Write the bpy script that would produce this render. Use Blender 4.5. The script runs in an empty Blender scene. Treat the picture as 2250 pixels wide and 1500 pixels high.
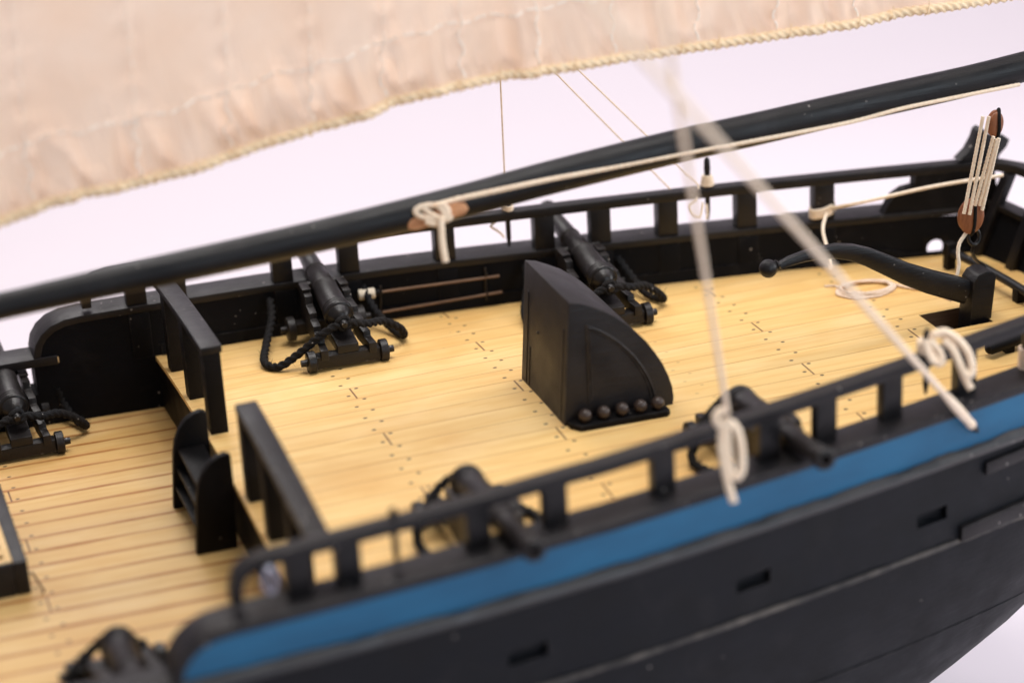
import bpy, bmesh, math, random
from mathutils import Vector, Matrix
random.seed(7)

# ------------------------------------------------------------------ scale
S = 0.0065                      # one working unit is 6.5 mm: the ship is a table-top model
scene = bpy.context.scene
COL = scene.collection

# ------------------------------------------------------------------ camera
F_PX = 5094.476
CR = Matrix(((0.939954, -0.337606, -0.05009), (-0.178999, -0.362673, -0.914564), (0.290596, 0.868614, -0.401328)))
CC = Vector((-20.814607, -59.630456, 29.681992))
cam = bpy.data.cameras.new("camera")
camo = bpy.data.objects.new("camera", cam)
COL.objects.link(camo)
rot = Matrix((CR[0], -Vector(CR[1]), -Vector(CR[2]))).transposed()
camo.matrix_world = Matrix.Translation(CC * S) @ rot.to_4x4()
cam.sensor_width = 36.0
cam.sensor_fit = 'HORIZONTAL'
cam.lens = F_PX / 2250 * 36
cam.clip_start = 0.01
cam.clip_end = 20
cam.dof.use_dof = True
cam.dof.focus_distance = 72.3 * S
cam.dof.aperture_fstop = 8.5
cam.dof.aperture_blades = 0
scene.camera = camo

# ------------------------------------------------------------------ light
world = bpy.data.worlds.new("World")
scene.world = world
world.use_nodes = True
bg = world.node_tree.nodes["Background"]
bg.inputs[0].default_value = (1.0, 0.965, 0.99, 1)
bg.inputs[1].default_value = 0.36

def area(name, loc, target, size, power, col):
    l = bpy.data.lights.new(name, 'AREA')
    l.shape = 'DISK'
    l.size = size * S
    l.energy = power * S * S
    l.color = col
    o = bpy.data.objects.new(name, l)
    COL.objects.link(o)
    o.location = Vector(loc) * S
    o.rotation_euler = (Vector(target) - Vector(loc)).to_track_quat('-Z', 'Y').to_euler()
    return o
area("softbox_light", (6, 4, 80), (0, 0, 0), 46, 55000, (1.0, 0.965, 0.935))
area("window_light", (42, -88, 46), (0, -6, 0), 55, 38000, (0.78, 0.89, 1.0))
area("floor_fill_light", (75, -12, 22), (18, 4, -14), 32, 24000, (0.93, 0.96, 1.0))  # added fill, low from the right, to brighten the paper under the stern
area("sail_fill_light", (-12, 72, 66), (-2, 0, 8), 48, 32000, (1.0, 0.96, 0.93))  # added fill behind the sail so the cloth glows through; an invented source
area("backdrop_fill_light", (80, 20, 100), (60, 75, -8), 70, 50000, (1.0, 0.925, 0.975))  # added fill that keeps the paper sweep evenly bright; an invented source

scene.view_settings.view_transform = 'Standard'
scene.view_settings.look = 'None'
scene.view_settings.exposure = 0.0
scene.view_settings.gamma = 1.0
scene.view_settings.use_curve_mapping = False
scene.render.engine = 'CYCLES'
scene.cycles.use_denoising = True
scene.cycles.max_bounces = 8
scene.cycles.diffuse_bounces = 4
scene.cycles.glossy_bounces = 3

# ------------------------------------------------------------------ measuring helpers (ship axes: x aft, y across, z up; z=0 quarterdeck crown)
def ray(px, py):
    v = Vector(((px - 1125) / F_PX, (py - 750) / F_PX, 1.0))
    return CR.transposed() @ v
def at(px, py, depth):
    return CC + ray(px, py) * depth
def aty(px, py, y):
    d = ray(px, py)
    return CC + d * ((y - CC.y) / d.y)
def atx(px, py, x):
    d = ray(px, py)
    return CC + d * ((x - CC.x) / d.x)
def atz(px, py, z):
    d = ray(px, py)
    return CC + d * ((z - CC.z) / d.z)
def atbul(px, py, side, off=0.0):
    d = ray(px, py)
    P = CC + d * ((side * 8 - CC.y) / d.y)
    for _ in range(30):
        P = CC + d * ((side * (B(P.x) + off) - CC.y) / d.y)
    return P
def atdeck(px, py, h=0.0):
    d = ray(px, py)
    P = CC + d * (-CC.z / d.z)
    for _ in range(8):
        P = CC + d * ((dk(P.x, P.y) + h - CC.z) / d.z)
    return P
_bt = [(-24, 10.2), (-14, 10.2), (-10, 10.0), (-6, 9.72), (-2, 9.26)]
def B(x):                                # inner half-breadth of the hull
    if x >= -2:
        return 8.9725 - 0.16126 * x - 0.0027882 * x * x
    for (x0, y0), (x1, y1) in zip(_bt, _bt[1:]):
        if x <= x1:
            return y0 + (y1 - y0) * max(0, (x - x0)) / (x1 - x0)
def dk(x, y):                            # quarterdeck surface
    return -0.37314 * y * y / 64 - 0.0187 * x * x / 100
def dl(x, y):                            # lower deck surface
    return -1.98 - 0.02 * (x + 10) - 0.30 * y * y / 64
def lerp(a, b, t):
    return a + (b - a) * t

# ------------------------------------------------------------------ mesh building
class MB:
    def __init__(s):
        s.v, s.f = [], []
    def add(s, vs, fs):
        n = len(s.v)
        s.v += [Vector(p) for p in vs]
        s.f += [tuple(i + n for i in f) for f in fs]
        return s
    def box(s, x0, x1, y0, y1, z0, z1, M=None):
        p = [Vector((x, y, z)) for z in (z0, z1) for y in (y0, y1) for x in (x0, x1)]
        if M: p = [M @ q for q in p]
        return s.add(p, [(0, 2, 3, 1), (4, 5, 7, 6), (0, 1, 5, 4), (2, 6, 7, 3), (0, 4, 6, 2), (1, 3, 7, 5)])
    def prism(s, poly, axis, a0, a1):
        def P(u, w, a):
            return {'y': (u, a, w), 'x': (a, u, w), 'z': (u, w, a)}[axis]
        n = len(poly)
        vs = [P(u, w, a0) for u, w in poly] + [P(u, w, a1) for u, w in poly]
        fs = [tuple(range(n)), tuple(range(2 * n - 1, n - 1, -1))] + [(i, i + n, (i + 1) % n + n, (i + 1) % n) for i in range(n)]
        return s.add(vs, fs)
    def prism3(s, pts, d):
        n = len(pts); d = Vector(d)
        vs = [Vector(p) - d / 2 for p in pts] + [Vector(p) + d / 2 for p in pts]
        fs = [tuple(range(n)), tuple(range(2 * n - 1, n - 1, -1))] + [(i, i + n, (i + 1) % n + n, (i + 1) % n) for i in range(n)]
        return s.add(vs, fs)
    def rings(s, rings, cap=True, closed=False):
        n = len(rings[0]); m = len(rings)
        fs = []
        for k in range(m - 1 if not closed else m):
            a, b = k * n, ((k + 1) % m) * n
            for i in range(n):
                j = (i + 1) % n
                fs.append((a + i, a + j, b + j, b + i))
        if cap and not closed:
            fs.append(tuple(range(n - 1, -1, -1)))
            fs.append(tuple(range((m - 1) * n, m * n)))
        return s.add([p for r in rings for p in r], fs)
    def tube(s, path, r, n=10, step=None, pitch=0, lobes=3, depth=0.16, closed=False, smooth=True):
        P = spline(path, step or 0.15) if smooth else [Vector(p) for p in path]
        L = 0.0; rings = []
        T0 = (P[1] - P[0]).normalized()
        N = T0.orthogonal().normalized()
        m = len(P)
        for i, p in enumerate(P):
            if i: L += (p - P[i - 1]).length
            T = (P[min(i + 1, m - 1)] - P[max(i - 1, 0)]).normalized()
            N = (N - T * N.dot(T)).normalized()
            Bn = T.cross(N)
            rr = r(i / (m - 1)) if callable(r) else r
            ring = []
            for k in range(n):
                a = 2 * math.pi * k / n
                q = rr
                if pitch:
                    q = rr * (1 - depth + depth * 1.6 * abs(math.cos(lobes / 2 * (a - 2 * math.pi * L / pitch / 1))))
                ring.append(p + (N * math.cos(a) + Bn * math.sin(a)) * q)
            rings.append(ring)
        return s.rings(rings)
    def lathe(s, prof, o, ax, n=28):
        o = Vector(o); ax = Vector(ax).normalized()
        u = ax.orthogonal().normalized(); w = ax.cross(u)
        return s.rings([[o + ax * t + (u * math.cos(2 * math.pi * k / n) + w * math.sin(2 * math.pi * k / n)) * r for k in range(n)] for t, r in prof])
    def ball(s, c, r, n=16, sc=(1, 1, 1)):
        prof = [(-r * math.cos(math.pi * k / n), max(1e-4, r * math.sin(math.pi * k / n))) for k in range(n + 1)]
        k0 = len(s.v)
        s.lathe(prof, (0, 0, 0), (0, 0, 1), n + 4)
        for i in range(k0, len(s.v)):
            q = s.v[i]
            s.v[i] = Vector((q.x * sc[0], q.y * sc[1], q.z * sc[2])) + Vector(c)
        return s
    def build(s, name, mat, parent=None, loc=None, bev=0.0, ang=35, seg=2, recalc=True):
        if loc is None:
            loc = Vector((0, 0, 0))
            if parent is None:
                xs = [q.x for q in s.v]; ys = [q.y for q in s.v]; zs = [q.z for q in s.v]
                loc = Vector(((min(xs) + max(xs)) / 2, (min(ys) + max(ys)) / 2, min(zs)))
        loc = Vector(loc)
        bm = bmesh.new()
        vs = [bm.verts.new((q - loc) * S) for q in s.v]
        for f in s.f:
            try: bm.faces.new([vs[i] for i in f])
            except ValueError: pass
        if recalc:
            bmesh.ops.recalc_face_normals(bm, faces=bm.faces)
        if bev:
            es = [e for e in bm.edges if len(e.link_faces) == 2 and e.calc_face_angle(0) > math.radians(30)]
            bmesh.ops.bevel(bm, geom=es, offset=bev * S, segments=seg, profile=0.6, affect='EDGES', clamp_overlap=True)
        me = bpy.data.meshes.new(name)
        bm.to_mesh(me); bm.free()
        for p in me.polygons: p.use_smooth = True
        me.set_sharp_from_angle(angle=math.radians(ang))
        me.materials.append(mat)
        o = bpy.data.objects.new(name, me)
        o.location = loc * S
        COL.objects.link(o)
        if parent: o.parent = parent
        return o

def spline(path, step):
    P = [Vector(p) for p in path]
    if len(P) < 3:
        n = max(1, int((P[1] - P[0]).length / step))
        return [P[0].lerp(P[1], i / n) for i in range(n + 1)]
    out = []
    for i in range(len(P) - 1):
        p0 = P[i - 1] if i else P[0] * 2 - P[1]
        p1, p2 = P[i], P[i + 1]
        p3 = P[i + 2] if i + 2 < len(P) else P[-1] * 2 - P[-2]
        n = max(2, int((p2 - p1).length / step))
        for k in range(n):
            t = k / n
            out.append(0.5 * ((2 * p1) + (p2 - p0) * t + (2 * p0 - 5 * p1 + 4 * p2 - p3) * t * t + (3 * p1 - p0 - 3 * p2 + p3) * t ** 3))
    out.append(P[-1])
    return out

def tag(o, label, cat, group=None, kind=None):
    if label: o["label"] = label
    if cat: o["category"] = cat
    if group: o["group"] = group
    if kind: o["kind"] = kind
    return o
def thing(name, label, cat, loc=(0, 0, 0), rz=0.0, group=None):
    o = bpy.data.objects.new(name, None)
    o.empty_display_size = 0.005
    o.location = Vector(loc) * S
    o.rotation_euler = (0, 0, rz)
    COL.objects.link(o)
    return tag(o, label, cat, group)
def copy_tree(o, parent=None):
    c = o.copy()
    COL.objects.link(c)
    c.parent = parent
    for ch in [k for k in COL.objects if k.parent == o]:
        copy_tree(ch, c)
    return c

# ------------------------------------------------------------------ materials
class NT:
    def __init__(s, name):
        s.m = bpy.data.materials.new(name); s.m.use_nodes = True
        s.t = s.m.node_tree; s.n = s.t.nodes; s.l = s.t.links
        s.b = s.n["Principled BSDF"]
        tc = s.n.new("ShaderNodeTexCoord")
        vm = s.n.new("ShaderNodeVectorMath"); vm.operation = 'SCALE'
        vm.inputs[3].default_value = 1 / S
        s.l.new(tc.outputs["Object"], vm.inputs[0])
        s.co = vm.outputs[0]
        sep = s.n.new("ShaderNodeSeparateXYZ"); s.l.new(s.co, sep.inputs[0])
        s.x, s.y, s.z = sep.outputs
    def put(s, sock, val):
        if isinstance(val, (int, float)): sock.default_value = val
        elif isinstance(val, tuple): sock.default_value = val if len(val) == 4 or sock.type == 'VECTOR' else (*val, 1)
        else: s.l.new(val, sock)
    def math(s, op, a, b=None, c=None, clamp=False):
        n = s.n.new("ShaderNodeMath"); n.operation = op; n.use_clamp = clamp
        s.put(n.inputs[0], a)
        if b is not None: s.put(n.inputs[1], b)
        if c is not None: s.put(n.inputs[2], c)
        return n.outputs[0]
    def scale(s, v):
        n = s.n.new("ShaderNodeVectorMath"); n.operation = 'MULTIPLY'
        s.l.new(s.co, n.inputs[0]); n.inputs[1].default_value = v
        return n.outputs[0]
    def noise(s, sc=1.0, detail=3, rough=0.55, stretch=None, dist=0.0, vec=None):
        n = s.n.new("ShaderNodeTexNoise")
        s.l.new(vec if vec is not None else (s.scale(stretch) if stretch else s.co), n.inputs["Vector"])
        n.inputs["Scale"].default_value = sc; n.inputs["Detail"].default_value = detail
        n.inputs["Roughness"].default_value = rough; n.inputs["Distortion"].default_value = dist
        return n.outputs[0]
    def ramp(s, f, a, b):                       # smooth 0..1 between a and b
        n = s.n.new("ShaderNodeMapRange"); n.interpolation_type = 'SMOOTHSTEP'
        s.put(n.inputs[0], f); s.put(n.inputs[1], a); s.put(n.inputs[2], b)
        return n.outputs[0]
    def lin(s, f, a, b, c, d):
        n = s.n.new("ShaderNodeMapRange")
        s.put(n.inputs[0], f)
        for i, q in enumerate((a, b, c, d)): n.inputs[i + 1].default_value = q
        return n.outputs[0]
    def mix(s, f, a, b):
        n = s.n.new("ShaderNodeMix"); n.data_type = 'RGBA'
        s.put(n.inputs[0], f); s.put(n.inputs[6], a); s.put(n.inputs[7], b)
        return n.outputs[2]
    def bump(s, h, strength=0.3, dist=0.02):
        n = s.n.new("ShaderNodeBump")
        s.put(n.inputs["Height"], h); n.inputs["Strength"].default_value = strength
        n.inputs["Distance"].default_value = dist * S
        s.l.new(n.outputs[0], s.b.inputs["Normal"])
    def done(s, col, rough, spec=0.5, metal=0.0):
        s.put(s.b.inputs["Base Color"], col); s.put(s.b.inputs["Roughness"], rough)
        s.put(s.b.inputs["Specular IOR Level"], spec); s.b.inputs["Metallic"].default_value = metal
        return s.m

def black_paint(name, base, warm, rough=0.5, spec=0.4, dust=0.4, grain=(0.6, 6, 6), bump=0.3, wear=0.5):
    t = NT(name)
    big = t.noise(0.9, 3)
    gr = t.noise(2.2, 4, 0.6, stretch=grain)
    fine = t.noise(14, 2, 0.6)
    c = t.mix(t.ramp(big, 0.35, 0.7), base, warm)
    c = t.mix(t.math('MULTIPLY', t.ramp(gr, 0.45, 0.8), 0.35), c, tuple(min(1, q * 1.9) for q in base))
    v = t.n.new("ShaderNodeTexVoronoi"); v.inputs["Scale"].default_value = 5.0
    t.l.new(t.co, v.inputs["Vector"])
    sp = t.n.new("ShaderNodeSeparateColor"); t.l.new(v.outputs["Color"], sp.inputs[0])
    dot = t.math('MULTIPLY', t.math('LESS_THAN', v.outputs["Distance"], t.math('MULTIPLY', sp.outputs[0], 0.21)), t.math('GREATER_THAN', sp.outputs[1], 1 - 0.45 * dust))
    patch = t.ramp(t.noise(0.7, 3), 0.42, 0.62)
    dot = t.math('MULTIPLY', dot, patch)
    c = t.mix(t.math('MULTIPLY', dot, 0.8), c, (0.42, 0.38, 0.35))
    if wear:
        bv = t.n.new("ShaderNodeBevel"); bv.samples = 4; bv.inputs["Radius"].default_value = 0.05 * S
        geo = t.n.new("ShaderNodeNewGeometry")
        dp = t.n.new("ShaderNodeVectorMath"); dp.operation = 'DOT_PRODUCT'
        t.l.new(bv.outputs[0], dp.inputs[0]); t.l.new(geo.outputs["Normal"], dp.inputs[1])
        edge = t.ramp(t.math('SUBTRACT', 1.0, dp.outputs["Value"]), 0.02, 0.14)
        scuff = t.ramp(t.noise(3.0, 4, 0.65), 0.40, 0.68)
        c = t.mix(t.math('MULTIPLY', t.math('MULTIPLY', edge, scuff), wear), c, (0.13, 0.115, 0.105))
    blot = t.ramp(t.noise(0.55, 5, 0.65, dist=0.8), 0.52, 0.72)
    c = t.mix(t.math('MULTIPLY', blot, 0.2), c, (0.030, 0.027, 0.028))
    t.bump(t.math('ADD', t.math('MULTIPLY', fine, 0.6), gr), bump, 0.045)
    return t.done(c, t.lin(big, 0.3, 0.7, rough - 0.08, rough + 0.12), spec)

M_BLACK = black_paint("black_painted_wood", (0.0034, 0.0030, 0.0034), (0.0062, 0.0048, 0.0047), rough=0.5, spec=0.13, dust=0.5)
M_RAIL = black_paint("black_rail_paint", (0.0050, 0.0046, 0.0058), (0.0095, 0.0075, 0.0078), rough=0.40, spec=0.32, dust=0.7)
M_HULL = black_paint("black_hull_paint", (0.0034, 0.0048, 0.0074), (0.0068, 0.0074, 0.0090), rough=0.5, spec=0.18, dust=0.06, grain=(0.35, 2, 5), bump=0.3)
M_WALL = black_paint("black_bulwark_paint", (0.0028, 0.0032, 0.0045), (0.0045, 0.0045, 0.006), rough=0.6, spec=0.10, dust=0.35)
M_HOOD = black_paint("black_hatch_paint", (0.0085, 0.0066, 0.0078), (0.014, 0.0105, 0.0108), rough=0.48, spec=0.42, dust=0.06)
M_IRON = black_paint("gun_black_metal", (0.0065, 0.0052, 0.005), (0.013, 0.0098, 0.009), rough=0.38, spec=0.32, dust=0.6, grain=(3, 3, 3))
M_SPAR = black_paint("black_spar_paint", (0.0045, 0.0045, 0.0055), (0.0075, 0.0068, 0.007), rough=0.40, spec=0.30, dust=0.35, grain=(0.15, 5, 5), bump=0.4)
M_TAR = black_paint("tarred_rope", (0.006, 0.006, 0.007), (0.012, 0.010, 0.009), rough=0.8, spec=0.2, dust=1.0, grain=(4, 4, 4), bump=0.9, wear=0)

M_MOULD = black_paint("black_moulding_paint", (0.012, 0.0135, 0.016), (0.024, 0.022, 0.022), rough=0.36, spec=0.55, dust=0.8, grain=(0.5, 4, 4))
M_DUSTY = black_paint("dusty_black_paint", (0.022, 0.021, 0.020), (0.12, 0.105, 0.09), rough=0.5, spec=0.4, dust=1.0, grain=(1.2, 3, 5))
def blue_paint():
    t = NT("blue_stripe_paint")
    n = t.noise(0.8, 3, stretch=(0.4, 1, 1.5)); g = t.noise(3, 3, stretch=(0.3, 3, 6))
    c = t.mix(t.ramp(n, 0.3, 0.7), (0.009, 0.096, 0.200), (0.012, 0.122, 0.245))
    t.bump(g, 0.2, 0.02)
    return t.done(c, 0.5, 0.35)
M_BLUE = blue_paint()

def deck_wood(name, w, phase, rows, seam_w, seam_col, seam_amt, seam_dark, tone=(1, 1, 1)):
    t = NT(name)
    wob = t.math('MULTIPLY', t.math('SUBTRACT', t.noise(0.6, 2, stretch=(1, 0.3, 1)), 0.5), 0.06)
    yy = t.math('ADD', t.math('DIVIDE', t.math('ADD', t.y, wob), w), phase)
    idx = t.math('FLOOR', yy); fr = t.math('FRACT', yy)
    d = t.math('MULTIPLY', t.math('MINIMUM', fr, t.math('SUBTRACT', 1.0, fr)), w)
    wn = t.n.new("ShaderNodeTexWhiteNoise"); wn.noise_dimensions = '1D'
    t.l.new(idx, wn.inputs["W"])
    off = t.n.new("ShaderNodeCombineXYZ")
    t.l.new(t.math('MULTIPLY_ADD', idx, 7.31, t.math('MULTIPLY', t.x, 0.28)), off.inputs[0])
    t.l.new(t.math('MULTIPLY', t.y, 3.4), off.inputs[1])
    g1 = t.noise(1.0, 5, 0.6, dist=0.6, vec=off.outputs[0])
    g2 = t.noise(0.35, 3, 0.6, stretch=(0.6, 1.2, 1))
    g3 = t.noise(6.0, 3, 0.6, stretch=(0.25, 4, 1))
    c = t.mix(t.math('MULTIPLY', t.ramp(g1, 0.3, 0.75), 0.75), (0.815, 0.56, 0.225), (0.70, 0.41, 0.125))
    c = t.mix(t.math('MULTIPLY', t.ramp(g2, 0.45, 0.7), 0.5), c, (0.86, 0.62, 0.30))
    c = t.mix(t.math('MULTIPLY', t.ramp(g3, 0.5, 0.8), 0.15), c, (0.56, 0.28, 0.075))
    c = t.mix(t.math('MULTIPLY', wn.outputs["Value"], 0.22), c, (0.66, 0.37, 0.115))
    c = t.mix(t.math('MULTIPLY', t.ramp(t.noise(0.22, 4), 0.48, 0.75), 0.42), c, (0.62, 0.315, 0.08))
    tn = t.n.new("ShaderNodeMix"); tn.data_type = 'RGBA'; tn.blend_type = 'MULTIPLY'
    tn.inputs[0].default_value = 1.0; t.l.new(c, tn.inputs[6]); tn.inputs[7].default_value = (*tone, 1)
    c = tn.outputs[2]
    sm = t.math('SUBTRACT', 1.0, t.ramp(d, seam_w * 0.35, seam_w))
    var = t.lin(t.noise(0.5, 3, stretch=(1, 2, 1)), 0.3, 0.7, seam_dark * 0.45, seam_dark)
    c = t.mix(t.math('MULTIPLY', sm, var), c, seam_col)
    tot = None; nail = None
    fy = lambda ph: t.math('MULTIPLY', t.math('SUBTRACT', t.math('FRACT', t.math('ADD', t.math('DIVIDE', t.y, w), ph)), 0.5), w)
    fa, fb = fy(0.5 - 0.37), fy(0.5 - 0.9)
    for xr, k, strong in rows:
        dx = t.math('SUBTRACT', t.x, xr)
        for o, q in ((0.19, fa), (-0.19, fb)):
            ddx = t.math('MULTIPLY', t.math('ADD', dx, o), 0.8)
            dist = t.math('SQRT', t.math('ADD', t.math('MULTIPLY', ddx, ddx), t.math('MULTIPLY', q, q)))
            m = t.math('MULTIPLY', t.math('SUBTRACT', 1.0, t.ramp(dist, 0.036, 0.068)), strong)
            nail = m if nail is None else t.math('MAXIMUM', nail, m)
        if k is not None:
            mod = t.math('FLOORED_MODULO', t.math('SUBTRACT', idx, k), 4.0)
            on = t.math('LESS_THAN', mod, 0.5)
            inn = t.math('GREATER_THAN', d, 0.03)
            ln = t.math('SUBTRACT', 1.0, t.ramp(t.math('ABSOLUTE', dx), 0.016, 0.042))
            m = t.math('MULTIPLY', t.math('MULTIPLY', on, inn), ln)
            tot = m if tot is None else t.math('MAXIMUM', tot, m)
    c = t.mix(t.math('MULTIPLY', tot, 0.85), c, (0.11, 0.03, 0.008))
    c = t.mix(t.math('MULTIPLY', nail, 0.9), c, (0.030, 0.016, 0.012))
    v = t.n.new("ShaderNodeTexVoronoi"); v.inputs["Scale"].default_value = 1.6
    t.l.new(t.co, v.inputs["Vector"])
    sp = t.n.new("ShaderNodeSeparateColor"); t.l.new(v.outputs["Color"], sp.inputs[0])
    spk = t.math('MULTIPLY', t.math('LESS_THAN', v.outputs["Distance"], 0.035), t.math('GREATER_THAN', sp.outputs[1], 0.72))
    c = t.mix(t.math('MULTIPLY', spk, 0.6), c, (0.20, 0.10, 0.04))
    t.bump(t.math('SUBTRACT', t.math('MULTIPLY', g3, 0.25), t.math('MULTIPLY', sm, seam_amt)), 0.35, 0.03)
    return t.done(c, t.lin(g1, 0.3, 0.7, 0.42, 0.55), 0.38)
M_DECK = deck_wood("quarterdeck_planks", 0.909, -0.033, [(-5.01, 3, 1), (-0.26, 1, 1), (4.6, None, 0.25), (8.18, 2, 1), (12.34, 3, 1)], 0.030, (0.42, 0.19, 0.045), 0.5, 0.9)
M_LOW = deck_wood("lower_deck_planks", 0.9, 0.28, [(-15.55, 1, 0.9)], 0.125, (0.33, 0.125, 0.027), 1.0, 1.0, (0.80, 0.78, 0.78))

def plain_wood(name, a, b, rough=0.5, grain=(0.5, 5, 5)):
    t = NT(name)
    g = t.noise(1.6, 4, 0.6, stretch=grain)
    t.bump(g, 0.25, 0.03)
    return t.done(t.mix(t.ramp(g, 0.3, 0.75), a, b), rough, 0.4)
M_BLOCK = plain_wood("red_brown_block_wood", (0.33, 0.125, 0.055), (0.20, 0.065, 0.028), 0.45, (4, 4, 0.8))
M_CLEAT = plain_wood("tan_cleat_wood", (0.60, 0.30, 0.145), (0.45, 0.19, 0.08), 0.5)
M_RAW = plain_wood("raw_pale_wood", (0.78, 0.55, 0.27), (0.66, 0.41, 0.16), 0.6)
M_STAFF = plain_wood("brown_staff_wood", (0.12, 0.065, 0.035), (0.20, 0.11, 0.06), 0.45)
M_SHOT = plain_wood("brown_shot", (0.055, 0.036, 0.028), (0.035, 0.024, 0.020), 0.38, (2, 2, 2))
M_PLUG = plain_wood("white_sponge", (0.78, 0.70, 0.56), (0.66, 0.57, 0.43), 0.8, (5, 5, 5))

def rope_mat(name, a, b, trans=0.0):
    t = NT(name)
    n = t.noise(9, 3, 0.6)
    t.bump(t.noise(22, 2, 0.6), 0.4, 0.03)
    m = t.done(t.mix(t.ramp(n, 0.35, 0.65), a, b), 0.75, 0.25)
    t.b.inputs["Sheen Weight"].default_value = 0.25
    return m
M_ROPE = rope_mat("cream_rope", (0.97, 0.81, 0.62), (0.89, 0.69, 0.50))
M_BOLT = rope_mat("straw_bolt_rope", (0.98, 0.80, 0.55), (0.90, 0.66, 0.40))
M_STITCH = rope_mat("pale_stitching", (1.0, 0.93, 0.84), (0.98, 0.88, 0.76))
M_TAN = rope_mat("tan_thread", (0.90, 0.76, 0.60), (0.80, 0.65, 0.48))
M_PALE = rope_mat("pale_coil_rope", (0.84, 0.68, 0.54), (0.76, 0.57, 0.42))

def sail_mat():
    t = NT("peach_sailcloth")
    wx = t.math('SINE', t.math('MULTIPLY', t.x, 66)); wz = t.math('SINE', t.math('MULTIPLY', t.math('ADD', t.z, t.math('MULTIPLY', t.x, 0.1)), 74))
    wv = t.math('MULTIPLY', wx, wz)
    n = t.noise(0.5, 4); n2 = t.noise(5, 3, stretch=(1, 1, 0.4))
    c = t.mix(t.ramp(n, 0.3, 0.7), (0.965, 0.795, 0.645), (0.945, 0.745, 0.58))
    c = t.mix(t.math('MULTIPLY', t.ramp(wv, 0.1, 0.9), 0.34), c, (0.66, 0.47, 0.35))
    t.bump(t.math('ADD', t.math('MULTIPLY', wv, 0.5), n2), 0.35, 0.02)
    m = t.done(c, 0.85, 0.15)
    tr = t.n.new("ShaderNodeBsdfTranslucent"); t.put(tr.inputs[0], c)
    mx = t.n.new("ShaderNodeMixShader"); mx.inputs[0].default_value = 0.52
    t.l.new(t.b.outputs[0], mx.inputs[1]); t.l.new(tr.outputs[0], mx.inputs[2])
    t.l.new(mx.outputs[0], t.n["Material Output"].inputs[0])
    return m
M_SAIL = sail_mat()
def paper():
    t = NT("white_paper_sweep")
    n = t.noise(0.02, 2)
    return t.done(t.mix(n, (0.755, 0.692, 0.738), (0.765, 0.702, 0.748)), 0.9, 0.1)
M_PAPER = paper()

# ------------------------------------------------------------------ backdrop: one paper sweep, table to wall
sw = MB(); prof = [(-150, -14.5), (60, -14.5)]
for k in range(1, 13):
    a = k / 12 * math.pi / 2
    prof.append((60 + 60 * math.sin(a), 45.5 - 60 * math.cos(a)))
prof.append((120, 170))
r0 = [Vector((-260, y, z)) for y, z in prof]; r1 = [Vector((320, y, z)) for y, z in prof]
n = len(prof)
sw.add(r0 + r1, [(i, i + 1, n + i + 1, n + i) for i in range(n - 1)])
tag(sw.build("backdrop", M_PAPER, loc=(0, 0, -14.5)), None, None, kind="structure")

# ------------------------------------------------------------------ the ship
ship = thing("model_ship", "black model ship with a blue side stripe, open rails and honey coloured plank decks", "model ship", (0, 0, -14.5))
SH = Vector((0, 0, 14.5))
def sb(mb, name, mat, **k):            # build a part of the ship: parts are modelled in ship axes
    mb.v = [q + SH for q in mb.v]
    return mb.build(name, mat, ship, **k)

def frange(a, b, st):
    n = max(1, int(round((b - a) / st)))
    return [a + (b - a) * i / n for i in range(n + 1)]

# decks ----------------------------------------------------------------
def deck_sheet(xs, half, zf, name, mat, hole=None, th=0.14):
    m = MB(); ys0 = [-1, -0.85, -0.7, -0.55, -0.4, -0.25]
    rows = []
    hy0, hy1 = hole[2:] if hole else (-0.8, 0.8)
    for x in xs:
        h = half(x)
        ys = [q * h for q in ys0] + [hy0, lerp(hy0, hy1, 0.5), hy1] + [-q * h for q in reversed(ys0)]
        rows.append([Vector((x, y, zf(x, y))) for y in ys])
    w = len(rows[0])
    for lay in (0, 1):
        vs = [p - Vector((0, 0, th * lay)) for r in rows for p in r]
        fs = []
        for i in range(len(xs) - 1):
            for j in range(w - 1):
                if hole and hole[0] - 1e-6 <= xs[i] and xs[i + 1] <= hole[1] + 1e-6 and len(ys0) <= j < len(ys0) + 2: continue
                fs.append((i * w + j, (i + 1) * w + j, (i + 1) * w + j + 1, i * w + j + 1))
        m.add(vs, fs)
    nn = len(rows) * w
    m.f += [(j, j + 1, nn + j + 1, nn + j) for j in range(w - 1)]
    e = (len(xs) - 1) * w
    m.f += [(e + j, nn + e + j, nn + e + j + 1, e + j + 1) for j in range(w - 1)]
    return sb(m, name, mat, recalc=False)
HOLE = (13.2, 15.05, -0.62, 0.85)
xs = frange(-9.82, 13.2, 1.2) + frange(13.2, 15.05, 0.8)[1:] + frange(15.05, 18.3, 0.6)[1:]
deck = deck_sheet(xs, lambda x: B(x) + 0.06, dk, "quarter_deck", M_DECK, HOLE)
low = deck_sheet(frange(-24, -9.7, 1.2), lambda x: B(x) + 0.06, dl, "lower_deck", M_LOW)
for o in (deck, low):                   # plank pattern is laid out from the ship's own axes
    pass
m = MB().box(-9.74, -9.62, -10.05, 10.05, -2.6, -0.16)
bulkhead = MB()
pts = [(-10.0, dk(-9.7, 10) - 0.15)] + [(y, dk(-9.7, y) - 0.15) for y in frange(-9.5, 9.5, 1)] + [(10.0, dk(-9.7, 10) - 0.15), (10.0, -2.75), (-10.0, -2.75)]
bulkhead.prism(pts, 'x', -9.75, -9.62)
sb(bulkhead, "deck_bulkhead", M_BLACK)
sb(MB().box(13.1, 13.2, -0.72, 0.95, -2, -0.06).box(15.05, 15.15, -0.72, 0.95, -2, -0.06).box(13.2, 15.05, -0.72, -0.62, -2, -0.06).box(13.2, 15.05, 0.85, 0.95, -2, -0.06).box(13.1, 15.15, -0.72, 0.95, -2.1, -2), "rudder_well", M_STAFF)

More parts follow.
